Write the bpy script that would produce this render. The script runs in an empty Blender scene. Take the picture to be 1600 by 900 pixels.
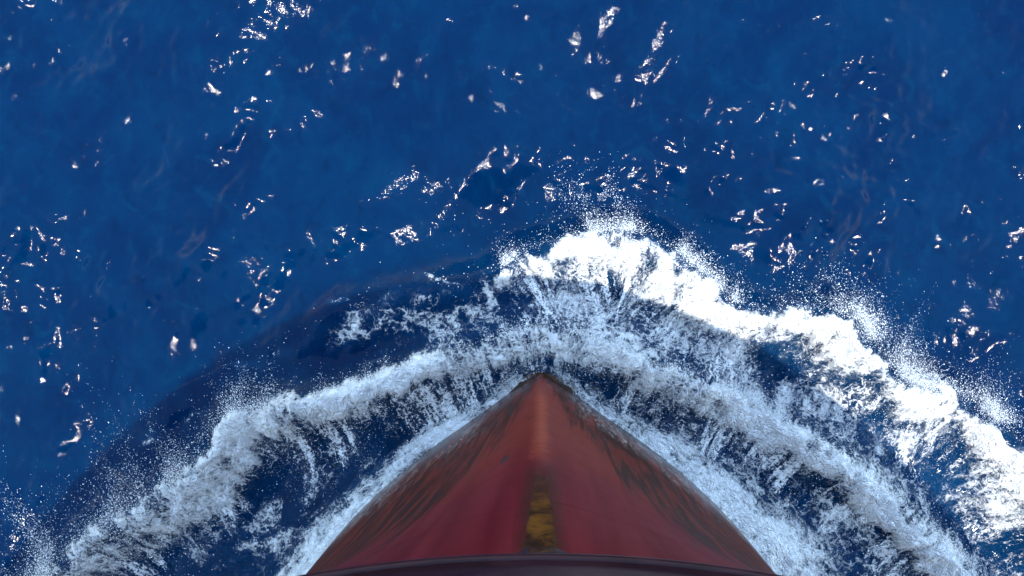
import bpy, math, random
import numpy as np

R = math.radians
scene = bpy.context.scene
col = scene.collection
random.seed(4)
rng = np.random.default_rng(11)

# ------------------------------------------------------------------ camera
CAM_H = 20.0          # metres above the water
FPX = 1256.0          # focal length in photograph pixels (1600 wide)
cam_d = bpy.data.cameras.new('camera')
cam = bpy.data.objects.new('camera', cam_d)
col.objects.link(cam)
cam.location = (0, 0, CAM_H)
cam.rotation_euler = (0, 0, 0)
cam_d.sensor_width = 36.0
cam_d.lens = 36.0 * FPX / 1600.0
cam_d.shift_x = -45.0 / 1600.0
cam_d.clip_end = 20000
scene.camera = cam

# ------------------------------------------------------------------ sky, sun, exposure
SUN_BACK, SUN_RIGHT = 0.195, 0.075     # horizontal part of the direction to the sun per metre of height
sun_dir = np.array([SUN_RIGHT, -SUN_BACK, 1.0]); sun_dir /= np.linalg.norm(sun_dir)
sun_el = math.asin(sun_dir[2])
sun_az = math.atan2(sun_dir[0], sun_dir[1])      # clockwise from +Y
world = bpy.data.worlds.new('World')
scene.world = world
world.use_nodes = True
wn = world.node_tree.nodes
sky = wn.new('ShaderNodeTexSky')
sky.sky_type = 'NISHITA'
sky.sun_disc = False
sky.sun_elevation = sun_el
sky.sun_rotation = sun_az
sky.air_density = 2.0
sky.dust_density = 0.2
sky.ozone_density = 2.0
world.node_tree.links.new(sky.outputs[0], wn['Background'].inputs[0])
wn['Background'].inputs[1].default_value = 0.15
sd = bpy.data.lights.new('sun', 'SUN')
sd.energy = 2.0
sd.angle = R(0.53)
sd.color = (1.0, 0.975, 0.93)
sun = bpy.data.objects.new('sun', sd)
col.objects.link(sun)
sun.location = (4, -16, 80)
from mathutils import Vector
sun.rotation_euler = Vector(sun_dir).to_track_quat('Z', 'Y').to_euler()
scene.view_settings.view_transform = 'Standard'
scene.view_settings.look = 'None'
scene.view_settings.exposure = 1.85
scene.view_settings.gamma = 1.0
scene.view_settings.use_curve_mapping = False
scene.cycles.use_denoising = True
scene.cycles.denoising_input_passes = 'RGB_ALBEDO_NORMAL'
scene.cycles.denoising_prefilter = 'ACCURATE'
scene.cycles.use_adaptive_sampling = False
scene.cycles.caustics_reflective = False
scene.cycles.caustics_refractive = False
scene.cycles.sample_clamp_indirect = 1.5
scene.cycles.max_bounces = 8
scene.cycles.transparent_max_bounces = 24


# ------------------------------------------------------------------ helpers
def W(px, py, z=0.0):
    k = (CAM_H - z) / FPX
    return ((px - 845.0) * k, (450.0 - py) * k)


def sstep(a, b, x):
    t = np.clip((x - a) / (b - a), 0, 1)
    return t * t * (3 - 2 * t)


_T = np.random.default_rng(5).random((256, 256))


def vnoise(x, y):
    xi = np.floor(x).astype(int); yi = np.floor(y).astype(int)
    fx = x - xi; fy = y - yi
    fx = fx * fx * fx * (fx * (fx * 6 - 15) + 10); fy = fy * fy * fy * (fy * (fy * 6 - 15) + 10)
    x0 = xi & 255; x1 = (xi + 1) & 255; y0 = yi & 255; y1 = (yi + 1) & 255
    return ((_T[x0, y0] * (1 - fx) + _T[x1, y0] * fx) * (1 - fy)
            + (_T[x0, y1] * (1 - fx) + _T[x1, y1] * fx) * fy)


def fbm(x, y, o=4, g=0.5):
    s = 0.0; a = 1.0; n = 0.0
    for k in range(o):
        s = s + a * vnoise(x * 2 ** k + 17.3 * k, y * 2 ** k - 9.1 * k)
        n += a; a *= g
    return s / n


def catmull(pts, n=12):
    p = [np.array(q, float) for q in pts]
    p = [2 * p[0] - p[1]] + p + [2 * p[-1] - p[-2]]
    out = []
    for i in range(1, len(p) - 2):
        for k in range(n):
            t = k / n
            out.append(0.5 * ((2 * p[i]) + (p[i + 1] - p[i - 1]) * t + (2 * p[i - 1] - 5 * p[i] + 4 * p[i + 1] - p[i + 2]) * t * t
                              + (3 * p[i] - p[i - 1] - 3 * p[i + 1] + p[i + 2]) * t ** 3))
    out.append(p[-2])
    return np.array(out)


class Curve:
    """polyline with signed distance (positive = to the right of travel) and arc position"""
    def __init__(self, pts, n=6):
        self.p = catmull(pts, n)
        seg = np.diff(self.p, axis=0)
        self.len = np.hypot(seg[:, 0], seg[:, 1])
        self.s0 = np.concatenate([[0], np.cumsum(self.len)])
        self.total = self.s0[-1]

    def sd(self, x, y):
        best = np.full(x.shape, 1e18); s = np.zeros(x.shape); d = np.zeros(x.shape)
        last = len(self.len) - 1
        for i in range(len(self.len)):
            ax, ay = self.p[i]; bx, by = self.p[i + 1]
            L = self.len[i]
            ux, uy = (bx - ax) / L, (by - ay) / L
            rx, ry = x - ax, y - ay
            t = rx * ux + ry * uy
            tc = np.clip(t, 0, L)
            ox = rx - tc * ux; oy = ry - tc * uy
            q = ox * ox + oy * oy
            m = q < best
            best = np.where(m, q, best)
            s = np.where(m, self.s0[i] + tc, s)
            sg = np.where(ux * ry - uy * rx > 0, -1.0, 1.0)
            d = np.where(m, sg * np.sqrt(q), d)
        return s, d

    def at(self, s):
        return np.stack([np.interp(s, self.s0, self.p[:, 0]), np.interp(s, self.s0, self.p[:, 1])], -1)

    def s_of_px(self, pts):
        q = np.array([W(*a) for a in pts])
        return self.sd(q[:, 0], q[:, 1])[0]


def mesh_obj(name, verts, faces, mat=None, parent=None, smooth=True, attrs=None):
    me = bpy.data.meshes.new(name)
    verts = np.asarray(verts, np.float32); faces = np.asarray(faces, np.int32)
    k = faces.shape[1]
    me.vertices.add(len(verts)); me.vertices.foreach_set('co', verts.ravel())
    me.loops.add(faces.size); me.loops.foreach_set('vertex_index', faces.ravel())
    me.polygons.add(len(faces))
    me.polygons.foreach_set('loop_start', np.arange(0, faces.size, k, dtype=np.int32))
    if smooth:
        me.polygons.foreach_set('use_smooth', np.ones(len(faces), bool))
    for an, av in (attrs or {}).items():
        a = me.attributes.new(an, 'FLOAT', 'POINT')
        a.data.foreach_set('value', np.asarray(av, np.float32).ravel())
    me.update(calc_edges=True)
    o = bpy.data.objects.new(name, me)
    col.objects.link(o)
    if mat: me.materials.append(mat)
    if parent: o.parent = parent
    return o


def grid_faces(nu, nv):
    i = np.arange(nu * nv).reshape(nu, nv)
    return np.stack([i[:-1, :-1], i[1:, :-1], i[1:, 1:], i[:-1, 1:]], -1).reshape(-1, 4)


class NT:
    def __init__(self, name):
        self.m = bpy.data.materials.new(name); self.m.use_nodes = True
        self.t = self.m.node_tree; self.n = self.t.nodes
        self.bsdf = self.n['Principled BSDF']; self.out = self.n['Material Output']

    def link(self, a, b): self.t.links.new(a, b)

    def put(self, sock, v):
        if isinstance(v, (int, float)): sock.default_value = v
        elif isinstance(v, tuple): sock.default_value = v if len(v) == len(sock.default_value) else v + (1,)
        else: self.link(v, sock)

    def math(self, op, a, b=0.0, c=None, clamp=False):
        n = self.n.new('ShaderNodeMath'); n.operation = op; n.use_clamp = clamp
        self.put(n.inputs[0], a); self.put(n.inputs[1], b)
        if c is not None: self.put(n.inputs[2], c)
        return n.outputs[0]

    def attr(self, name):
        n = self.n.new('ShaderNodeAttribute'); n.attribute_name = name
        return n.outputs['Fac']

    def xyz(self, x, y, z=0.0):
        n = self.n.new('ShaderNodeCombineXYZ')
        self.put(n.inputs[0], x); self.put(n.inputs[1], y); self.put(n.inputs[2], z)
        return n.outputs[0]

    def noise(self, vec, scale, detail=4, rough=0.5, dist=0.0, out=0):
        n = self.n.new('ShaderNodeTexNoise')
        self.put(n.inputs['Vector'], vec); n.inputs['Scale'].default_value = scale
        n.inputs['Detail'].default_value = detail; n.inputs['Roughness'].default_value = rough
        n.inputs['Distortion'].default_value = dist
        return n.outputs[out]

    def ramp(self, v, a, b, lo=0.0, hi=1.0):
        n = self.n.new('ShaderNodeMapRange'); n.interpolation_type = 'SMOOTHSTEP'
        self.put(n.inputs[0], v); self.put(n.inputs[1], a); self.put(n.inputs[2], b)
        n.inputs[3].default_value = lo; n.inputs[4].default_value = hi
        return n.outputs[0]

    def mix(self, f, a, b):
        n = self.n.new('ShaderNodeMix'); n.data_type = 'RGBA'
        self.put(n.inputs[0], f); self.put(n.inputs[6], a); self.put(n.inputs[7], b)
        return n.outputs[2]

    def bump(self, h, dist, strength=1.0):
        n = self.n.new('ShaderNodeBump')
        self.put(n.inputs['Height'], h); n.inputs['Distance'].default_value = dist
        n.inputs['Strength'].default_value = strength
        return n.outputs[0]


# ------------------------------------------------------------------ wave crests of the bow wave (world curves)
A = Curve([W(*p) for p in [(380, 560), (470, 520), (560, 478), (650, 452), (740, 440), (785, 418), (830, 392), (900, 376), (965, 364),
                           (1030, 384), (1080, 424), (1130, 468), (1200, 492), (1250, 478), (1310, 498), (1350, 556),
                           (1400, 592), (1460, 604), (1520, 640), (1570, 690), (1612, 770), (1660, 880), (1740, 1050)]])
B = Curve([W(*p) for p in [(-60, 1010), (85, 900), (172, 818), (258, 766), (330, 712), (385, 640), (450, 632), (540, 612), (620, 582),
                           (720, 545), (800, 522), (850, 514), (910, 522), (980, 552), (1070, 590), (1160, 622), (1240, 672),
                           (1330, 732), (1410, 796), (1490, 872), (1580, 980)]])
# ------------------------------------------------------------------ ship lines
BEAM = 19.0
RAIL_Z = 13.0
wl = [(0, 581), (105, 655), (195, 720), (285, 800), (358, 892)]
wl_w = [((a) / FPX * CAM_H, (450 - b) / FPX * CAM_H) for a, b in wl] + [(7.0, -9.3), (8.8, -13.2), (11.2, -20), (13.6, -29), (16.2, -40), (19, -60), (19, -110)]
RA = 31.4
rail_w = []
tip_y = -2.375
for a in (0, 7, 14, 21, 29):
    rail_w.append((BEAM * math.sin(R(a)), tip_y - RA * (1 - math.cos(R(a)))))
for a in (37, 46, 57, 70, 90):
    rail_w.append((BEAM * math.sin(R(a)), tip_y - RA * (1 - math.cos(R(a)))))
rail_w += [(19, -60), (19, -110)]
WLc = catmull(wl_w, 14); RLc = catmull([(-rail_w[1][0], rail_w[1][1])] + rail_w, 14)[14:]
NT_ = len(WLc)


def hull_pt(t, v):
    """t in [-1,1] girth (0 = stem), v in [..1] height (1 = rail); metres"""
    t = np.asarray(t, float); v = np.asarray(v, float)
    a = np.abs(t) * (NT_ - 1)
    k = np.arange(NT_)
    wx, wy = np.interp(a, k, WLc[:, 0]), np.interp(a, k, WLc[:, 1])
    rx, ry = np.interp(a, k, RLc[:, 0]), np.interp(a, k, RLc[:, 1])
    f = np.clip(v, 0, 1.1) ** 5.0
    x = wx * (1 - f) + rx * f; y = wy * (1 - f) + ry * f
    r = 0.05 + 0.20 * np.clip(v, 0, 1)                    # rounding of the stem
    y = y - 0.67 * (np.sqrt(x * x + r * r) - x) * (1 - np.clip(f, 0, 1))
    return x * np.sign(t), y, RAIL_Z * v + 0 * x


HW = Curve([(-p[0], p[1]) for p in WLc[::14][:8][::-1]] + [(p[0], p[1]) for p in WLc[::14][1:8]], 5)   # waterline, port to starboard
hsign = -1.0   # outside the hull is to the left of travel


# ------------------------------------------------------------------ sea surface height
NW = 150
rng = np.random.default_rng(41)
lam = np.exp(rng.uniform(math.log(0.22), math.log(11.0), NW))
wind = R(-38)
th = wind + rng.normal(0, R(48), NW)
kk = 2 * np.pi / lam
slope = 0.0335 * np.where(lam > 3, 0.65, 1.0) * np.where(lam < 0.5, 0.8, 1.0)
amp = slope / kk
ph = rng.uniform(0, 2 * np.pi, NW)


def open_sea(x, y, cell):
    z = np.zeros_like(x)
    patch = sstep(0.30, 0.72, fbm(x / 2.6 + 131, y / 2.6 + 57, 3)) * 0.75 + 0.60
    # cat's paws: gusts roughen the water to starboard and to port, less so right ahead
    patch = patch * (0.80 + 0.85 * np.exp(-((x - 6.5) / 4) ** 2 - ((y - 4) / 3.2) ** 2) + 0.25 * np.exp(-((x + 9) / 3.5) ** 2) - 0.25 * np.exp(-((x + 1.5) / 2.6) ** 2 - ((y - 4) / 4) ** 2))
    wx = x + 0.5 * (fbm(x / 2.3, y / 2.3, 2) - 0.5); wy = y + 0.5 * (fbm(x / 2.3 + 40, y / 2.3 + 9, 2) - 0.5)
    for i in range(NW):
        a = amp[i] * sstep(3.0, 7.0, lam[i] / cell)
        w = a * np.sin(kk[i] * (math.cos(th[i]) * wx + math.sin(th[i]) * wy) + ph[i])
        z += w * patch if lam[i] < 1.6 else w
    return z


sA = A.s_of_px([(560, 478), (785, 418), (965, 364), (1200, 492), (1300, 498), (1560, 680)])
sB = B.s_of_px([(60, 890), (150, 800), (385, 640), (540, 612), (850, 514), (1000, 560), (1300, 712), (1490, 872)])


def bow_wave(x, y, ca=None, cb=None):
    s, d = ca if ca else A.sd(x, y)
    hA = np.interp(s, [0, sA[0], sA[1], sA[2], sA[3], sA[4], sA[5], A.total], [0.05, 0.22, 0.6, 0.85, 0.6, 0.95, 0.75, 0.6])
    z = hA * np.where(d < 0, np.exp(-(d / 0.42) ** 2), np.exp(-(d / 1.0) ** 2))
    z -= 0.16 * np.exp(-((d + 1.0) / 0.6) ** 2)
    s, d = cb if cb else B.sd(x, y)
    hB = np.interp(s, [0, sB[1], sB[2], sB[3], sB[4], sB[5], sB[6], sB[7], B.total], [0.5, 0.7, 0.75, 0.5, 0.3, 0.4, 0.6, 0.55, 0.5])
    z += hB * np.where(d < 0, np.exp(-(d / 0.45) ** 2), np.exp(-(d / 0.7) ** 2))
    z -= 0.22 * np.exp(-((d - 1.5) / 0.8) ** 2)
    return z


# ------------------------------------------------------------------ foam cover (0..1) of each sheet, in metres on the water
_S = [(560, 478, .02), (740, 440, .05), (785, 418, .45), (830, 392, .5), (900, 376, .75), (965, 364, 1.15), (1060, 408, 1.15), (1120, 460, .7), (1190, 490, .35),
      (1240, 480, .7), (1310, 498, 1.35), (1345, 545, .8), (1365, 570, .25), (1410, 594, .9), (1460, 604, .95), (1500, 628, .35), (1550, 670, .85), (1590, 730, .8), (1612, 770, .4)]
sS = np.concatenate([[0], A.s_of_px([q[:2] for q in _S]), [A.total]]); vS = [0] + [q[2] for q in _S] + [0.6]


def foam_A(s, d):
    wob = 1.0 * (fbm(s / 1.1, d / 1.6 + 3, 5, 0.62) - 0.5)
    e = d + wob
    solid = np.interp(s, sS, vS)
    tail = np.interp(s, [0, sA[0], sA[1], sA[2], sA[3], sA[4], sA[5], A.total], [0.3, 1.2, 0.9, 1.6, 1.9, 2.6, 3.0, 2.8])
    top = np.interp(s, [0, sA[0], sA[1] - 0.6, sA[1], A.total], [0.0, 0.40, 0.5, 0.93, 0.93])
    front = sstep(-0.16, 0.22, e)
    body = sstep(solid + 0.8, solid - 0.25, e)
    lace = np.interp(s, [0, sA[1], sA[2], sA[4], A.total], [0.48, 0.50, 0.66, 0.74, 0.72]) * sstep(solid + tail, solid + 0.1, e)
    patch = sstep(0.25, 0.65, fbm(s / 0.8 + 11, d / 0.8, 3))
    top = top * (0.72 + 0.4 * sstep(0.3, 0.6, fbm(s / 0.6 + 7, d / 0.6 + 2, 4)))
    return front * np.maximum(top * body, lace * (0.5 + 0.6 * patch))


def foam_B(s, d):
    wob = 0.7 * (fbm(s / 0.8 + 50, d / 1.6 + 3, 5, 0.62) - 0.5)
    e = d + wob
    half = np.interp(s, [0, sB[0], sB[1], sB[2], sB[3], sB[4], sB[5], sB[6], sB[7], B.total], [1.5, 1.25, 1.05, 0.62, 0.5, 0.5, 0.6, 0.6, 0.6, 0.7])
    sb = sstep(sB[4], sB[5] + 1.0, s)                # to starboard the foam trails off outward, to port it breaks forward
    half = half * (0.65 + 0.8 * fbm(s / 1.3 + 33, 0 * s, 3))
    front = sstep(-0.4, 0.05, e)
    front = np.maximum(front, sb * 0.6 * sstep(-1.2, 0.1, e))
    body = sstep(half + 0.5, half - 0.15, e)
    dens = np.interp(s, [0, sB[1], sB[2], sB[3], sB[4], sB[5], sB[6], B.total], [0.50, 0.58, 0.84, 0.84, 0.74, 0.74, 0.92, 0.92])
    lace = 0.33 * sstep(half + 1.7, half + 0.1, e)
    patch = sstep(0.3, 0.65, fbm(s / 0.7 + 91, d / 0.9, 3))
    dens = dens * (0.8 + 0.35 * sstep(0.3, 0.65, fbm(s / 0.9 + 13, d / 0.7, 3)))
    return front * np.maximum(dens * body, lace * (0.35 + 0.8 * patch))


sH0 = HW.sd(np.array([0.0]), np.array([-2.0]))[0][0]


def foam_C(s, d):
    out = -d                        # metres outside the hull
    g = s - sH0
    wR = np.interp(g, [0, 1.0, 3, 5, 7, 9], [0.15, 0.32, 0.6, 1.0, 1.5, 1.6])
    wL = np.interp(-g, [0, 1.0, 3, 5, 7, 9], [0.15, 0.30, 0.45, 0.55, 0.75, 0.9])
    w = np.where(g > 0, wR, wL)
    e = out + 0.3 * (fbm(s / 0.7 + 20, d / 0.9 + 5, 4) - 0.5) * np.clip(w, 0.2, 1)
    dens = np.interp(np.abs(g), [0, 0.7, 2, 6], [0.32, 0.58, 0.78, 0.92])
    tail = np.where(g > 0, 0.9, 1.1)
    patch = sstep(0.3, 0.65, fbm(s / 0.6 + 71, d / 0.6, 3))
    return np.maximum(dens * sstep(w * 1.35 + 0.15, w * 0.3, e) * (0.8 + 0.35 * patch), 0.36 * sstep(w + tail * np.clip(np.abs(g) / 3, 0.1, 1.3), w, e) * (0.3 + 0.8 * patch)) * sstep(-0.35, -0.1, e)


# lacy patches of old foam: px, py, rx, ry (px), turn (deg), cover
LACE = [(545, 525, 45, 22, -20, .42), (590, 505, 28, 48, -15, .40), (660, 490, 80, 26, 5, .40), (735, 505, 55, 60, 10, .46), (690, 555, 60, 30, -25, .40),
        (640, 520, 40, 30, 0, .32), (760, 460, 28, 45, 10, .5), (900, 480, 80, 38, 5, .46), (960, 520, 110, 55, 20, .55), (1060, 520, 80, 45, 25, .46),
        (860, 490, 40, 30, 0, .42), (1120, 560, 90, 45, 35, .5), (1190, 620, 90, 45, 38, .5), (1270, 640, 70, 40, 35, .55), (1330, 700, 70, 40, 40, .5),
        (1400, 740, 80, 40, 45, .42), (1480, 860, 70, 40, 40, .45), (1560, 820, 50, 60, 10, .5), (1180, 700, 50, 22, 40, .34), (1300, 800, 70, 45, 40, .44),
        (1350, 860, 80, 36, 30, .44), (1240, 790, 50, 40, 0, .40), (480, 770, 50, 36, -40, .40), (400, 840, 60, 36, -30, .42), (440, 860, 60, 30, 0, .45), (540, 745, 40, 16, -35, .36),
        (520, 700, 16, 36, -35, .36), (465, 745, 40, 10, 60, .42), (240, 687, 16, 7, -20, .40), (300, 650, 30, 5, -50, .26), (690, 436, 26, 7, 10, .42), (535, 455, 18, 6, 10, .36),
        (1000, 640, 60, 22, 25, .36), (1100, 690, 70, 26, 38, .36), (560, 590, 60, 8, -20, .24), (470, 605, 30, 8, -60, .26), (330, 800, 40, 40, 0, .44)]


def foam_L(x, y):
    px = x * FPX / CAM_H + 845; py = 450 - y * FPX / CAM_H
    wx = px + 46 * (fbm(x / 0.9 + 3, y / 0.9, 3) - 0.5) * 2; wy = py + 46 * (fbm(x / 0.9 + 60, y / 0.9 + 22, 3) - 0.5) * 2
    o = np.zeros_like(x)
    for (a, b, rx, ry, t, c) in LACE:
        m = (np.abs(px - a) < 220) & (np.abs(py - b) < 220)
        if not m.any(): continue
        ct, st = math.cos(R(t)), math.sin(R(t))
        u = (wx[m] - a) * ct + (wy[m] - b) * st; v = -(wx[m] - a) * st + (wy[m] - b) * ct
        q = np.exp(-((u / rx) ** 2 + (v / ry) ** 2) * 0.9)
        o[m] = np.maximum(o[m], (c + (0.09 if a > 830 else 0.1)) * q)
    return o


# ------------------------------------------------------------------ sea sheet, graded grid to the horizon
def graded(lo, hi, step, far, ratio=1.16):
    c = list(np.arange(lo, hi + step / 2, step))
    s = step; a = c[-1]
    while a < far:
        s *= ratio; a += s; c.append(a)
    s = step; a = c[0]; pre = []
    while a > -far:
        s *= ratio; a -= s; pre.append(a)
    return np.array(pre[::-1] + c)


STEP = 0.03
gx = graded(-14.2, 12.8, STEP, 6000); gy = graded(-8.2, 7.8, STEP, 6000)
cx = np.gradient(gx); cy = np.gradient(gy)
X, Y = np.meshgrid(gx, gy, indexing='ij')
CELL = np.maximum(cx[:, None], cy[None, :]) + 0 * X
Z = np.zeros_like(X)
i0, i1 = np.searchsorted(gx, [-60, 60]); j0, j1 = np.searchsorted(gy, [-60, 60])
sub = (slice(i0, i1), slice(j0, j1))
near = (np.abs(X) < 22) & (Y > -18) & (Y < 16)
xs, ys = X[near], Y[near]
ca = A.sd(xs, ys); cb = B.sd(xs, ys); ch = HW.sd(xs, ys)
fA = foam_A(*ca); fB = foam_B(*cb); fC = foam_C(*ch)
fC[ch[1] > 0.3] = 0
fL = foam_L(xs, ys)
edge = sstep(22, 17, np.abs(xs)) * sstep(-18, -13, ys)
far_m = (np.abs(X) < 1500) & (np.abs(Y) < 1500)
Z[far_m] = open_sea(X[far_m], Y[far_m], CELL[far_m])
calm = np.ones_like(xs)
calm = 1 - 0.6 * np.exp(-(np.hypot(xs / 2.5, (ys + 2.4) / 2.5)) ** 2)
Z[near] = Z[near] * calm + bow_wave(xs, ys, ca, cb) * edge
AER = np.zeros_like(X)
AER[near] = np.clip(np.maximum.reduce([fA, fB, fC, fL, 0.42 * np.exp(-((cb[1] - 0.9) / 1.2) ** 2) * edge, 0.35 * np.exp(-((ca[1] - 1.0) / 1.1) ** 2) * edge * sstep(sA[0], sA[1], ca[0])]), 0, 1)
Zg = Z


def sea_z(x, y):
    """bilinear look-up of the sea sheet"""
    i = np.clip(np.searchsorted(gx, x) - 1, 0, len(gx) - 2); j = np.clip(np.searchsorted(gy, y) - 1, 0, len(gy) - 2)
    u = (x - gx[i]) / (gx[i + 1] - gx[i]); v = (y - gy[j]) / (gy[j + 1] - gy[j])
    return (Zg[i, j] * (1 - u) + Zg[i + 1, j] * u) * (1 - v) + (Zg[i, j + 1] * (1 - u) + Zg[i + 1, j + 1] * u) * v


def mat_sea():
    t = NT('sea_water')
    geo = t.n.new('ShaderNodeNewGeometry'); P = geo.outputs['Position']
    aer = t.attr('aer')
    n1 = t.noise(P, 0.35, 5, 0.6, 0.6)
    n2 = t.noise(P, 1.3, 6, 0.62, 1.2)
    deep = t.mix(t.ramp(n1, 0.35, 0.7), (0.0, 0.0085, 0.035), (0.0, 0.0130, 0.045))
    teal = t.mix(t.math('MULTIPLY', t.ramp(n2, 0.52, 0.78), 0.5), deep, (0.0, 0.021, 0.055))
    mp = t.n.new('ShaderNodeMapping'); mp.inputs['Rotation'].default_value = (0, 0, R(38)); mp.inputs['Scale'].default_value = (1.0, 0.7, 1.0)
    t.link(P, mp.inputs['Vector'])
    n3 = t.noise(mp.outputs[0], 2.2, 6, 0.6, 0.5)
    teal = t.mix(t.ramp(n3, 0.50, 0.74, 0.0, 0.4), teal, (0.0, 0.019, 0.052))
    teal = t.mix(t.ramp(n3, 0.30, 0.46, 0.4, 0.0), teal, (0.0, 0.0055, 0.025))
    t.put(t.bsdf.inputs['Base Color'], t.mix(t.math('MULTIPLY', aer, 0.6), teal, (0.006, 0.05, 0.12)))
    t.bsdf.inputs['Roughness'].default_value = 0.06
    t.bsdf.inputs['Specular IOR Level'].default_value = 0.10
    t.bsdf.subsurface_method = 'BURLEY'
    t.bsdf.inputs['Subsurface Weight'].default_value = 0.55
    t.bsdf.inputs['Subsurface Radius'].default_value = (0.3, 0.7, 1.0)
    t.bsdf.inputs['Subsurface Scale'].default_value = 1.5
    t.bsdf.inputs['IOR'].default_value = 1.33
    h = t.math('ADD', t.noise(P, 7.0, 3, 0.55, 0.5), t.math('MULTIPLY', t.noise(P, 26.0, 2, 0.5), 0.25))
    t.put(t.bsdf.inputs['Normal'], t.bump(h, 0.010, 1.0))
    return t.m


nx, ny = X.shape
sea = mesh_obj('sea', np.stack([X, Y, Z], -1).reshape(-1, 3), grid_faces(nx, ny), mat_sea(), attrs={'aer': AER})
sea['kind'] = 'structure'


# ------------------------------------------------------------------ foam sheets
def mat_strand(name):
    return mat_foam(name, True, 1.0, 0.10, 1.7, -0.06, 0.30, 1.1, 0.07)


def mat_foam(name, flow, su, sv, fine=1.0, lo=-0.14, hi=0.34, gam=1.0, bmp=0.2):
    t = NT(name)
    geo = t.n.new('ShaderNodeNewGeometry'); P = geo.outputs['Position']
    dens = t.attr('dens')
    V = t.xyz(t.math('MULTIPLY', t.attr('fs'), su), t.math('MULTIPLY', t.attr('fd'), sv)) if flow else P
    big = t.noise(V, 1.5 * fine, 7, 0.66, 0.4)
    net = t.noise(V, 1.7 * fine, 5, 0.58, 1.2)
    net2 = t.noise(P, 3.8 * fine, 4, 0.6, 1.0)
    grain = t.noise(P, 20.0, 4, 0.75)

    wv = t.n.new('ShaderNodeVectorMath'); wv.operation = 'MULTIPLY_ADD'
    t.link(t.noise(P, 2.4, 4, 0.6, 0.0, 1), wv.inputs[0]); wv.inputs[1].default_value = (0.7, 0.7, 0.0); t.link(V, wv.inputs[2])
    vo = t.n.new('ShaderNodeTexVoronoi'); vo.feature = 'DISTANCE_TO_EDGE'; vo.inputs['Scale'].default_value = 2.7 * fine
    t.link(wv.outputs[0], vo.inputs['Vector'])

    def ridge(n, k):
        return t.math('SUBTRACT', 1.0, t.math('MULTIPLY', t.math('ABSOLUTE', t.math('SUBTRACT', n, 0.5)), k), clamp=True)
    r1 = t.math('ADD', t.math('MULTIPLY', ridge(net, 7.0), 0.45), t.math('MULTIPLY', t.ramp(vo.outputs['Distance'], 0.0, 0.16, 1.0, 0.0), 0.55))
    r2 = ridge(net2, 7.0)
    g = t.ramp(grain, 0.30, 0.70)
    p = t.math('MULTIPLY', t.ramp(big, 0.27, 0.73), 0.40)
    p = t.math('MULTIPLY_ADD', r1, 0.27, p)
    p = t.math('MULTIPLY_ADD', r2, 0.24, p)
    hgt = p
    p = t.math('MULTIPLY_ADD', g, 0.09, p)
    thr = t.math('SUBTRACT', 0.98, t.math('MULTIPLY', dens, 0.98))
    q = t.math('SUBTRACT', p, thr)
    a = t.ramp(q, lo, hi)
    a = t.math('MULTIPLY', a, t.ramp(dens, 0.03, 0.22))
    a = t.math('POWER', a, gam)
    t.bsdf.inputs['Base Color'].default_value = (0.86, 0.87, 0.88, 1)
    t.bsdf.inputs['Roughness'].default_value = 0.6
    t.bsdf.inputs['Specular IOR Level'].default_value = 0.1
    t.put(t.bsdf.inputs['Normal'], t.bump(hgt, bmp, 1.0))
    t.put(t.bsdf.inputs['Alpha'], a)
    return t.m


def foam_sheet(name, label, fn, curve, bbox, mat, lump, lift=0.02, step=0.035, cut=None):
    a = np.arange(bbox[0], bbox[1], step); b = np.arange(bbox[2], bbox[3], step)
    X, Y = np.meshgrid(a, b, indexing='ij')
    x, y = X.ravel(), Y.ravel()
    if curve is not None:
        s, d = curve.sd(x, y); f = fn(s, d)
    else:
        s, d = x, y; f = fn(x, y)
    if cut is not None: f = f * cut(x, y, s, d)
    z = sea_z(x, y) + lift + np.clip(f - 0.2, 0, 1) * lump * (0.35 + 1.3 * (fbm(x / 0.45, y / 0.45, 5, 0.6) - 0.3))
    q = grid_faces(len(a), len(b))
    keep = (f[q] > 0.03).any(1)
    q = q[keep]
    used = np.unique(q); re = np.zeros(len(x), np.int32); re[used] = np.arange(len(used))
    o = mesh_obj(name, np.stack([x, y, z], -1)[used], re[q], mat, attrs={'dens': f[used], 'fs': s[used], 'fd': d[used]})
    o['kind'] = 'stuff'; o['label'] = label; o['category'] = 'foam'
    return o


BB = (-14.2, 12.6, -8.0, 3.2)
mA = mat_foam('foam_breaking_crest', True, 1.0, 0.45, 1.2, -0.10, 0.50, 2.0)
mB = mat_foam('foam_inner_crest', True, 1.0, 0.34, 1.35, -0.14, 0.40, 1.15)
mC = mat_foam('foam_hull_wash', True, 0.3, 1.0, 1.3, -0.16, 0.42, 1.2)
mL = mat_foam('foam_lace', False, 1, 1, 1.25)
foam_sheet('breaking_wave_foam', 'sunlit white foam on the outermost breaking crest of the bow wave', foam_A, A, BB, mA, 0.7, 0.035)
foam_sheet('inner_wave_foam', 'bluish white foam along the inner bow wave crest ahead of the stem', foam_B, B, BB, mB, 0.26, 0.03)
foam_sheet('hull_wash_foam', 'foam washing along the waterline of the red hull', foam_C, HW, (-9, 9.5, -8.2, -1.5), mC, 0.2, 0.025,
           cut=lambda x, y, s, d: sstep(0.35, 0.2, d))
foam_sheet('foam_lace', 'thin lacy foam spread over the blue water between the crests', lambda x, y: foam_L(x, y), None, BB, mL, 0.02, 0.015)

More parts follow.
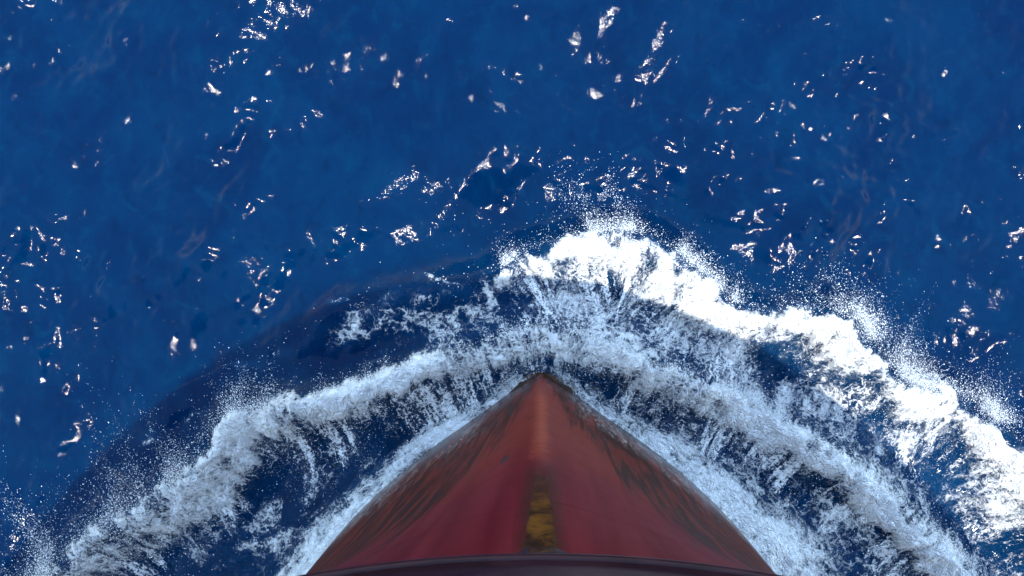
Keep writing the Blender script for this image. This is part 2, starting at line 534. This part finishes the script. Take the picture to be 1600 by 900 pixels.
# thin strands of water and foam drawn out between the crests, across the flow
def strands(lo, hi, cover, seed, s0=-9.0):
    def fn(s, d):
        e = d + 0.5 * (fbm(s / 0.5 + seed, d / 3.0, 4) - 0.5)
        reach = hi * (0.45 + 1.1 * fbm(s / 0.7 + seed * 3, 0 * s + 2, 3))
        return cover * sstep(lo - 0.25, lo + 0.15, e) * sstep(reach + 0.3, reach - 0.7, e) * (0.6 + 0.6 * sstep(0.3, 0.65, fbm(s / 1.1 + seed * 7, d / 2.5, 3))) * sstep(s0, s0 + 0.8, s)
    return fn


mS = mat_strand('foam_strands')
offhull = lambda x, y, s, d: (HW.sd(x, y)[1] < 0.05) * 1.0
foam_sheet('foam_strands', 'fine white strands drawn from the inner crest towards the hull', strands(0.4, 2.2, 0.43, 5.0), B, BB, mS, 0.04, 0.018, cut=offhull)
foam_sheet('foam_strands', 'white strands trailing behind the sunlit outer crest', strands(0.5, 2.6, 0.42, 23.0, sA[1] - 0.8), A, BB, mS, 0.04, 0.022, cut=offhull)


# ------------------------------------------------------------------ spray: droplets thrown up from the crests
OV = np.array([(1, 0, 0), (-1, 0, 0), (0, 1, 0), (0, -1, 0), (0, 0, 1), (0, 0, -1)], float)
OF = np.array([(0, 2, 4), (2, 1, 4), (1, 3, 4), (3, 0, 4), (2, 0, 5), (1, 2, 5), (3, 1, 5), (0, 3, 5)])
td = NT('spray_drops')
td.bsdf.inputs['Base Color'].default_value = (0.86, 0.89, 0.92, 1)
td.bsdf.inputs['Roughness'].default_value = 0.3
M_DROP = td.m


def spray(name, label, pts, rad):
    n = len(pts)
    ang = rng.uniform(0, 2 * np.pi, n); c, s = np.cos(ang), np.sin(ang)
    el = rng.uniform(0.8, 1.7, n)
    v = OV[None] * rad[:, None, None]
    v = v * np.stack([el, np.ones(n), rng.uniform(0.8, 1.2, n)], -1)[:, None, :]
    vx = v[..., 0] * c[:, None] - v[..., 1] * s[:, None]; vy = v[..., 0] * s[:, None] + v[..., 1] * c[:, None]
    v = np.stack([vx, vy, v[..., 2]], -1) + pts[:, None, :]
    f = OF[None] + (np.arange(n) * 6)[:, None, None]
    o = mesh_obj(name, v.reshape(-1, 3), f.reshape(-1, 3), M_DROP)
    o['kind'] = 'stuff'; o['label'] = label; o['category'] = 'spray'
    return o


def along(curve, n, dens_s, dens_w, fwd_s, fwd, back, hgt):
    """droplets along a crest: clumped in s, thrown ahead (fwd) or back, up to hgt high"""
    g = np.linspace(0, curve.total, 4000)
    w = np.interp(g, dens_s, dens_w) * (sstep(0.38, 0.72, fbm(g / 0.55 + 5, 0 * g, 4)) ** 1.5 + 0.05)
    s = rng.choice(g, n, p=w / w.sum()) + rng.normal(0, 0.03, n)
    loc = np.interp(s, fwd_s, fwd) * (0.5 + 1.2 * fbm(s / 0.4 + 70, 0 * s, 3))
    d = np.where(rng.random(n) < 0.75, -rng.exponential(1.0, n) * loc, rng.exponential(1.0, n) * back)
    p = curve.at(s); q = curve.at(s + 0.05)
    tx = (q - p); tx /= np.maximum(np.hypot(tx[:, 0], tx[:, 1]), 1e-6)[:, None]
    nrm = np.stack([tx[:, 1], -tx[:, 0]], -1)
    xy = p + nrm * d[:, None] + rng.normal(0, 0.03, (n, 2))
    z = sea_z(xy[:, 0], xy[:, 1]) + 0.04 + rng.exponential(1.0, n) * np.interp(s, fwd_s, hgt) * np.exp(-np.abs(d) / 1.2)
    return np.column_stack([xy, z])


def burst(n, px, py, sx, sy, turn, hgt):
    a = rng.normal(0, 1, n) * sx; b = rng.normal(0, 1, n) * sy
    ct, st = math.cos(R(turn)), math.sin(R(turn))
    X = (px + a * ct - b * st - 845) * CAM_H / FPX; Yw = (450 - (py + a * st + b * ct)) * CAM_H / FPX
    h = rng.exponential(1.0, n) * hgt
    k = 1 - h / CAM_H
    cl = fbm(X / 0.35, Yw / 0.35, 3) > 0.40
    X, Yw, h, k = X[cl], Yw[cl], h[cl], k[cl]
    return np.column_stack([X * k, Yw * k, sea_z(X * k, Yw * k) * 1 + h + 0.03])


def rads(n, lo=0.002, mean=0.0025, hi=0.014):
    return np.clip(lo + rng.exponential(mean, n), lo, hi)


p = along(A, 55000, [0, sA[1] - 0.4, sA[1], sA[2], sA[3], sA[4], sA[5], A.total], [0, 0.02, 0.7, 1.0, 0.7, 1.4, 1.3, 0.7],
          [0, sA[1], sA[2], sA[3], sA[4], sA[5], A.total], [0.1, 0.12, 0.16, 0.15, 0.28, 0.3, 0.3], 0.45, [0.1, 0.15, 0.25, 0.2, 0.5, 0.4, 0.3])
p = np.vstack([p, burst(1500, 925, 310, 34, 26, 0, 0.7), burst(600, 945, 330, 14, 26, 15, 0.7), burst(1800, 1295, 465, 34, 26, 30, 0.8), burst(1500, 1450, 590, 40, 24, 30, 0.5),
               burst(900, 1080, 415, 26, 18, 40, 0.5), burst(700, 1150, 455, 50, 14, 30, 0.3)])
spray('outer_spray', 'sunlit spray droplets thrown ahead of the outer breaking crest', p, rads(len(p)))
p = along(B, 55000, [0, sB[1], sB[2], sB[3], sB[4], sB[6], B.total], [1.4, 1.8, 1.3, 0.7, 0.6, 0.5, 0.4],
          [0, sB[1], sB[2], sB[3], sB[4], sB[6], B.total], [0.6, 0.5, 0.25, 0.14, 0.10, 0.12, 0.12], 0.5, [0.4, 0.4, 0.3, 0.15, 0.1, 0.12, 0.12])
p = np.vstack([p, burst(5500, 190, 830, 80, 50, -35, 0.6), burst(900, 380, 625, 10, 26, 0, 0.5), burst(1000, 300, 725, 40, 18, -35, 0.4),
               burst(1500, 520, 720, 60, 34, -35, 0.1), burst(2500, 1150, 700, 110, 34, 38, 0.1), burst(2500, 1000, 540, 140, 50, 25, 0.1)])
spray('inner_spray', 'shaded spray droplets flying off the inner bow wave to port', p, rads(len(p)))


# ------------------------------------------------------------------ the ship
def mat_hull():
    t = NT('hull_paint')
    u = t.attr('gu'); z = t.attr('gz'); geo = t.n.new('ShaderNodeNewGeometry'); P = geo.outputs['Position']
    au = t.math('ABSOLUTE', u)
    # scour streaks run up the plating from the waterline
    c = t.math('MULTIPLY_ADD', z, 0.06, u); al = z
    st = t.noise(t.xyz(c, t.math('MULTIPLY', z, 0.03)), 1.7, 6, 0.7, 0.1)
    st2 = t.noise(t.xyz(c, t.math('MULTIPLY', z, 0.10)), 5.0, 5, 0.65, 0.2)
    blot = t.noise(P, 0.45, 6, 0.6, 0.4)
    fine = t.noise(P, 5.0, 6, 0.7)
    drip = t.noise(t.xyz(t.math('MULTIPLY', u, 2.4), t.math('MULTIPLY', z, 0.12)), 1.5, 4, 0.6)
    top = t.mix(t.ramp(drip, 0.35, 0.7), (0.085, 0.006, 0.0095), (0.125, 0.013, 0.017))
    mid = t.mix(t.ramp(fine, 0.35, 0.65), (0.150, 0.018, 0.010), (0.105, 0.018, 0.011))
    zz = t.math('ADD', z, t.math('MULTIPLY', t.math('SUBTRACT', blot, 0.5), 3.0))
    c1 = t.mix(t.ramp(zz, 7.0, 10.5), mid, top)
    # soft highlight on the rounded stem, painted into the colour as a paler strip
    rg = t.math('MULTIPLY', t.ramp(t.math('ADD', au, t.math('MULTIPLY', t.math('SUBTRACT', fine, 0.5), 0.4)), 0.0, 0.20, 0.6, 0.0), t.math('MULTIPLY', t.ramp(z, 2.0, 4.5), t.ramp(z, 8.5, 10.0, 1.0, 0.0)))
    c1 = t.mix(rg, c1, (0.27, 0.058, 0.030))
    # dark scoured band near the waterline with ragged top
    hb = t.math('SUBTRACT', z, t.math('MULTIPLY', t.math('SUBTRACT', st, 0.5), 18.0))
    hb = t.math('SUBTRACT', hb, t.math('MULTIPLY', t.math('MINIMUM', au, 2.1), 4.0))
    band = t.ramp(hb, 0.6, 2.6, 1.0, 0.0)
    dark = t.math('MULTIPLY', band, t.ramp(st2, 0.42, 0.56, 0.40, 1.0))
    c2 = t.mix(t.math('MULTIPLY', dark, 0.94), c1, (0.022, 0.0085, 0.005))
    wet = t.math('MULTIPLY', t.ramp(z, 0.4, 2.2, 1.0, 0.0), t.ramp(fine, 0.3, 0.6, 0.5, 1.0))
    c3 = t.mix(t.math('MULTIPLY', wet, 0.6), c2, (0.05, 0.026, 0.02))
    # rust weeping round the stem bar
    sm = t.math('ADD', au, t.math('MULTIPLY', t.math('SUBTRACT', fine, 0.5), 0.25))
    sm = t.math('MULTIPLY', t.ramp(sm, 0.12, 0.30, 0.7, 0.0), t.ramp(t.math('ADD', z, fine), 9.6, 11.0))
    c3 = t.mix(sm, c3, (0.035, 0.014, 0.008))
    # thin veins of water running down over the plating
    vn = t.noise(t.xyz(t.math('MULTIPLY', al, 0.35), t.math('MULTIPLY', c, 1.5), t.math('SIGN', u)), 2.4, 5, 0.65, 1.0)
    vein = t.math('SUBTRACT', 1.0, t.math('MULTIPLY', t.math('ABSOLUTE', t.math('SUBTRACT', vn, 0.5)), 40.0), clamp=True)
    vein = t.math('MULTIPLY', t.math('MULTIPLY', vein, t.ramp(z, 0.5, 5.0, 0.6, 0.0)), t.math('MULTIPLY', t.ramp(blot, 0.42, 0.56), t.ramp(au, 0.5, 1.5)))
    c4 = t.mix(vein, c3, (0.7, 0.72, 0.74))
    # scars in the paint
    for (su, sz, r) in ((-0.57, 8.5, 0.13), (-1.9, 10.55, 0.09), (-2.05, 10.5, 0.06), (1.88, 10.8, 0.08), (2.0, 10.3, 0.09)):
        dx = t.math('SUBTRACT', u, su); dz = t.math('SUBTRACT', z, sz)
        q = t.math('SQRT', t.math('ADD', t.math('MULTIPLY', dx, dx), t.math('MULTIPLY', t.math('MULTIPLY', dz, dz), 0.10)))
        q = t.math('ADD', q, t.math('MULTIPLY', t.math('SUBTRACT', fine, 0.5), 0.5 * r))
        c4 = t.mix(t.ramp(q, r * 0.35, r * 0.75, 0.9, 0.0), c4, (0.03, 0.02, 0.02))
    def seam(v, pitch, off):
        w = t.math('ABSOLUTE', t.math('SUBTRACT', t.math('FRACT', t.math('DIVIDE', t.math('ADD', v, off), pitch)), 0.5))
        return t.ramp(w, 0.0, 0.02 / pitch, 1.0, 0.0)
    sw = t.math('MAXIMUM', seam(z, 2.6, 0.4), seam(t.math('MULTIPLY_ADD', z, 0.02, u), 3.4, 0.3))
    c4 = t.mix(t.math('MULTIPLY', sw, t.ramp(fine, 0.35, 0.7, 0.05, 0.35)), c4, (0.03, 0.014, 0.01))
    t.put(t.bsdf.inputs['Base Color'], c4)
    t.put(t.bsdf.inputs['Roughness'], t.ramp(z, 0.5, 4.0, 0.25, 0.5))
    t.bsdf.inputs['Specular IOR Level'].default_value = 0.05
    dent = t.noise(P, 0.8, 2, 0.5)
    h = t.math('ADD', t.math('MULTIPLY_ADD', sw, 0.10, t.math('MULTIPLY', dark, -0.2)), t.math('MULTIPLY_ADD', dent, 0.6, t.math('MULTIPLY', fine, 0.02)))
    t.put(t.bsdf.inputs['Normal'], t.bump(h, 0.06, 0.7))
    return t.m


ship = bpy.data.objects.new('cargo_ship', None)
col.objects.link(ship)
ship.location = (0, 0, 0)
ship['label'] = 'red cargo ship bow with rusty yellow stem cutting through the waves'
ship['category'] = 'ship'

nt, nv = 221, 90
tt = np.linspace(-1, 1, nt); tt = np.sign(tt) * np.abs(tt) ** 1.9
vv = np.linspace(-0.4, 1.0, nv)
T, V = np.meshgrid(tt, vv, indexing='ij')
hx, hy, hz = hull_pt(T, V)
girth = np.zeros_like(hx)
for j in range(nv):
    dl = np.hypot(np.diff(hx[:, j]), np.diff(hy[:, j])); c = np.concatenate([[0], np.cumsum(dl)])
    girth[:, j] = c - c[nt // 2]
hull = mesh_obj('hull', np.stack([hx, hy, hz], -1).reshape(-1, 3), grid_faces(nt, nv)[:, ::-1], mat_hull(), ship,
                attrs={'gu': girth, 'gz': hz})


def simple(name, c1, c2, scale, rough=0.5, stretch=(1, 1, 1), bump=0.02, lo=0.4, hi=0.62):
    t = NT(name)
    geo = t.n.new('ShaderNodeNewGeometry')
    m = t.n.new('ShaderNodeMapping'); m.inputs['Scale'].default_value = stretch
    t.link(geo.outputs['Position'], m.inputs['Vector'])
    n = t.noise(m.outputs[0], scale, 6, 0.65, 0.6)
    t.put(t.bsdf.inputs['Base Color'], t.mix(t.ramp(n, lo, hi), c1, c2))
    t.bsdf.inputs['Roughness'].default_value = rough
    t.bsdf.inputs['Specular IOR Level'].default_value = 0.15
    t.put(t.bsdf.inputs['Normal'], t.bump(n, bump, 0.8))
    return t.m


# stem bar: rusty yellow rounded strip riding on the stem
def strip(name, v0, v1, w0, w1, off, mat, nu=17, nvv=60, belly=0.0):
    v = np.linspace(v0, v1, nvv); q = np.linspace(-1, 1, nu)
    Q, Vv = np.meshgrid(q, v, indexing='ij')
    wd = w0 + (w1 - w0) * (Vv - v0) / (v1 - v0)
    wd = wd * (1 + 0.10 * np.sin(Vv * 140) * 0 + 0.5 * (fbm(Vv * 70, np.sign(Q) * 3 + 9, 4) - 0.5))
    # find the girth parameter that gives the wanted half breadth
    ts = np.linspace(0, 0.15, 400)
    xx = np.zeros_like(Q); yy = np.zeros_like(Q); zz = np.zeros_like(Q)
    for j in range(nvv):
        hxx, hyy, hzz = hull_pt(ts + 1e-9, np.full_like(ts, v[j]))
        ax = np.abs(Q[:, j] * wd[:, j])
        yv = np.interp(ax, hxx, hyy)
        rim = np.clip((1 - np.abs(Q[:, j])) * 3.0, 0, 1) ** 0.5
        xx[:, j] = Q[:, j] * wd[:, j]; yy[:, j] = yv - 0.03 + (off + 0.03) * rim + belly * (1 - Q[:, j] ** 2); zz[:, j] = hzz[0]
    return mesh_obj(name, np.stack([xx, yy, zz], -1).reshape(-1, 3), grid_faces(nu, nvv)[:, ::-1], mat, ship)


def mat_stem():
    t = NT('stem_rusty_yellow')
    geo = t.n.new('ShaderNodeNewGeometry'); P = geo.outputs['Position']
    sx = t.n.new('ShaderNodeSeparateXYZ'); t.link(P, sx.inputs[0])
    x, z = sx.outputs[0], sx.outputs[2]
    V = t.xyz(t.math('MULTIPLY', x, 1.2), 0.0, t.math('ADD', z, t.math('MULTIPLY', t.math('MULTIPLY', x, x), 2.0)))
    n = t.noise(V, 2.6, 6, 0.65, 0.8)
    n2 = t.noise(P, 9.0, 5, 0.7)
    c = t.mix(t.ramp(n, 0.40, 0.68), (0.022, 0.010, 0.006), (0.13, 0.052, 0.008))
    c = t.mix(t.ramp(n2, 0.45, 0.7, 0.0, 0.6), c, (0.12, 0.04, 0.015))
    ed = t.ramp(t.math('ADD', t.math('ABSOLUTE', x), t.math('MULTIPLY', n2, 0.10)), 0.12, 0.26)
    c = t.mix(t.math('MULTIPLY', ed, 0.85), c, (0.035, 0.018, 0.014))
    top = t.ramp(t.math('ADD', z, n2), 10.8, 12.3, 0.9, 0.0)
    c = t.mix(top, c, (0.05, 0.018, 0.014))
    t.put(t.bsdf.inputs['Base Color'], c)
    t.bsdf.inputs['Roughness'].default_value = 0.7
    t.bsdf.inputs['Specular IOR Level'].default_value = 0.04
    t.put(t.bsdf.inputs['Normal'], t.bump(t.math('ADD', n, t.math('MULTIPLY', n2, 0.3)), 0.05, 0.9))
    return t.m


strip('stem_bar', 0.79, 0.988, 0.08, 0.21, 0.012, mat_stem())
M_GREY = simple('stem_head_steel', (0.014, 0.010, 0.014), (0.03, 0.02, 0.026), 3.0, 0.5)
M_RAIL = simple('rail_paint', (0.018, 0.006, 0.009), (0.030, 0.010, 0.015), 1.2, 0.38, (1, 4, 4), 0.006)
M_DECK = simple('deck_paint', (0.16, 0.05, 0.035), (0.22, 0.07, 0.05), 1.5, 0.6)

# rail: rounded cap swept along the sheer line, with a rubbing band below it
def sweep(name, prof, v, mat, toff=0.0):
    t = np.linspace(-1, 1, 301); t = np.sign(t) * np.abs(t) ** 1.5
    x, y, z = hull_pt(t, np.full_like(t, v))
    tx = np.gradient(x); ty = np.gradient(y); L = np.hypot(tx, ty); tx /= L; ty /= L
    nxx, nyy = -ty, tx                       # outward
    vs = []
    for (o, h) in prof:
        vs.append(np.stack([x + nxx * o, y + nyy * o, z + h], -1))
    vs.append(vs[0].copy())
    a = np.stack(vs, 1)
    return mesh_obj(name, a.reshape(-1, 3), grid_faces(301, len(prof) + 1), mat, ship)


def rounded(o0, o1, h0, h1, r, k=5):
    pts = []
    for (cx_, cy_, a0) in ((o1 - r, h1 - r, 0), (o0 + r, h1 - r, 90), (o0 + r, h0 + r, 180), (o1 - r, h0 + r, 270)):
        for i in range(k):
            a = R(a0 + 90 * i / (k - 1)); pts.append((cx_ + r * math.cos(a), cy_ + r * math.sin(a)))
    return pts


sweep('bulwark', rounded(-0.14, 0.0, -0.02, 1.16, 0.03), 1.0, M_RAIL)
sweep('rail', rounded(-0.24, 0.03, 1.15, 1.27, 0.05), 1.0, M_RAIL)
sweep('rubbing_strake', rounded(-0.05, 0.045, -0.10, 0.0, 0.04), 1.0, M_RAIL)
# dark flared stem head where the stem meets the rail
strip('stem_head', 0.978, 0.9985, 0.20, 0.36, 0.012, M_GREY, nvv=8)
# deck behind the bulwark
t = np.linspace(0, 1, 60); x, y, z = hull_pt(t + 1e-9, np.full_like(t, 0.93))
dv = np.concatenate([np.stack([-x + 0.02, y - 0.02, z], -1), np.stack([x - 0.02, y - 0.02, z], -1)])
q = np.arange(59)
mesh_obj('deck', dv, np.stack([q, q + 1, q + 61, q + 60], -1), M_DECK, ship, smooth=False)
xa, ya, za = hull_pt(np.array([1.0] * nv), vv)
tv = np.concatenate([np.stack([-xa, ya, za], -1), np.stack([xa, ya, za], -1)]); q = np.arange(nv - 1)
mesh_obj('transom', tv, np.stack([q, q + 1, q + nv + 1, q + nv], -1), M_DECK, ship, smooth=False)
# bulb: top of the underwater nose, just awash ahead of the stem
nu, nvv = 48, 24
U, Vv = np.meshgrid(np.linspace(0, 2 * np.pi, nu), np.linspace(0.001, np.pi - 0.001, nvv), indexing='ij')
bx_ = 1.4 * np.sin(Vv) * np.cos(U); by_ = -2.95 + 1.25 * np.sin(Vv) * np.sin(U); bz_ = -1.0 + 1.03 * np.cos(Vv) + 0.22 * (fbm(bx_ / 0.35 + 9, by_ / 0.35, 4) - 0.5)
M_BULB = simple('bulb_wet_rust', (0.022, 0.012, 0.006), (0.055, 0.022, 0.010), 2.5, 0.35, (1, 1, 1), 0.03)
mesh_obj('bulb', np.stack([bx_, by_, bz_], -1).reshape(-1, 3), grid_faces(nu, nvv), M_BULB, ship)
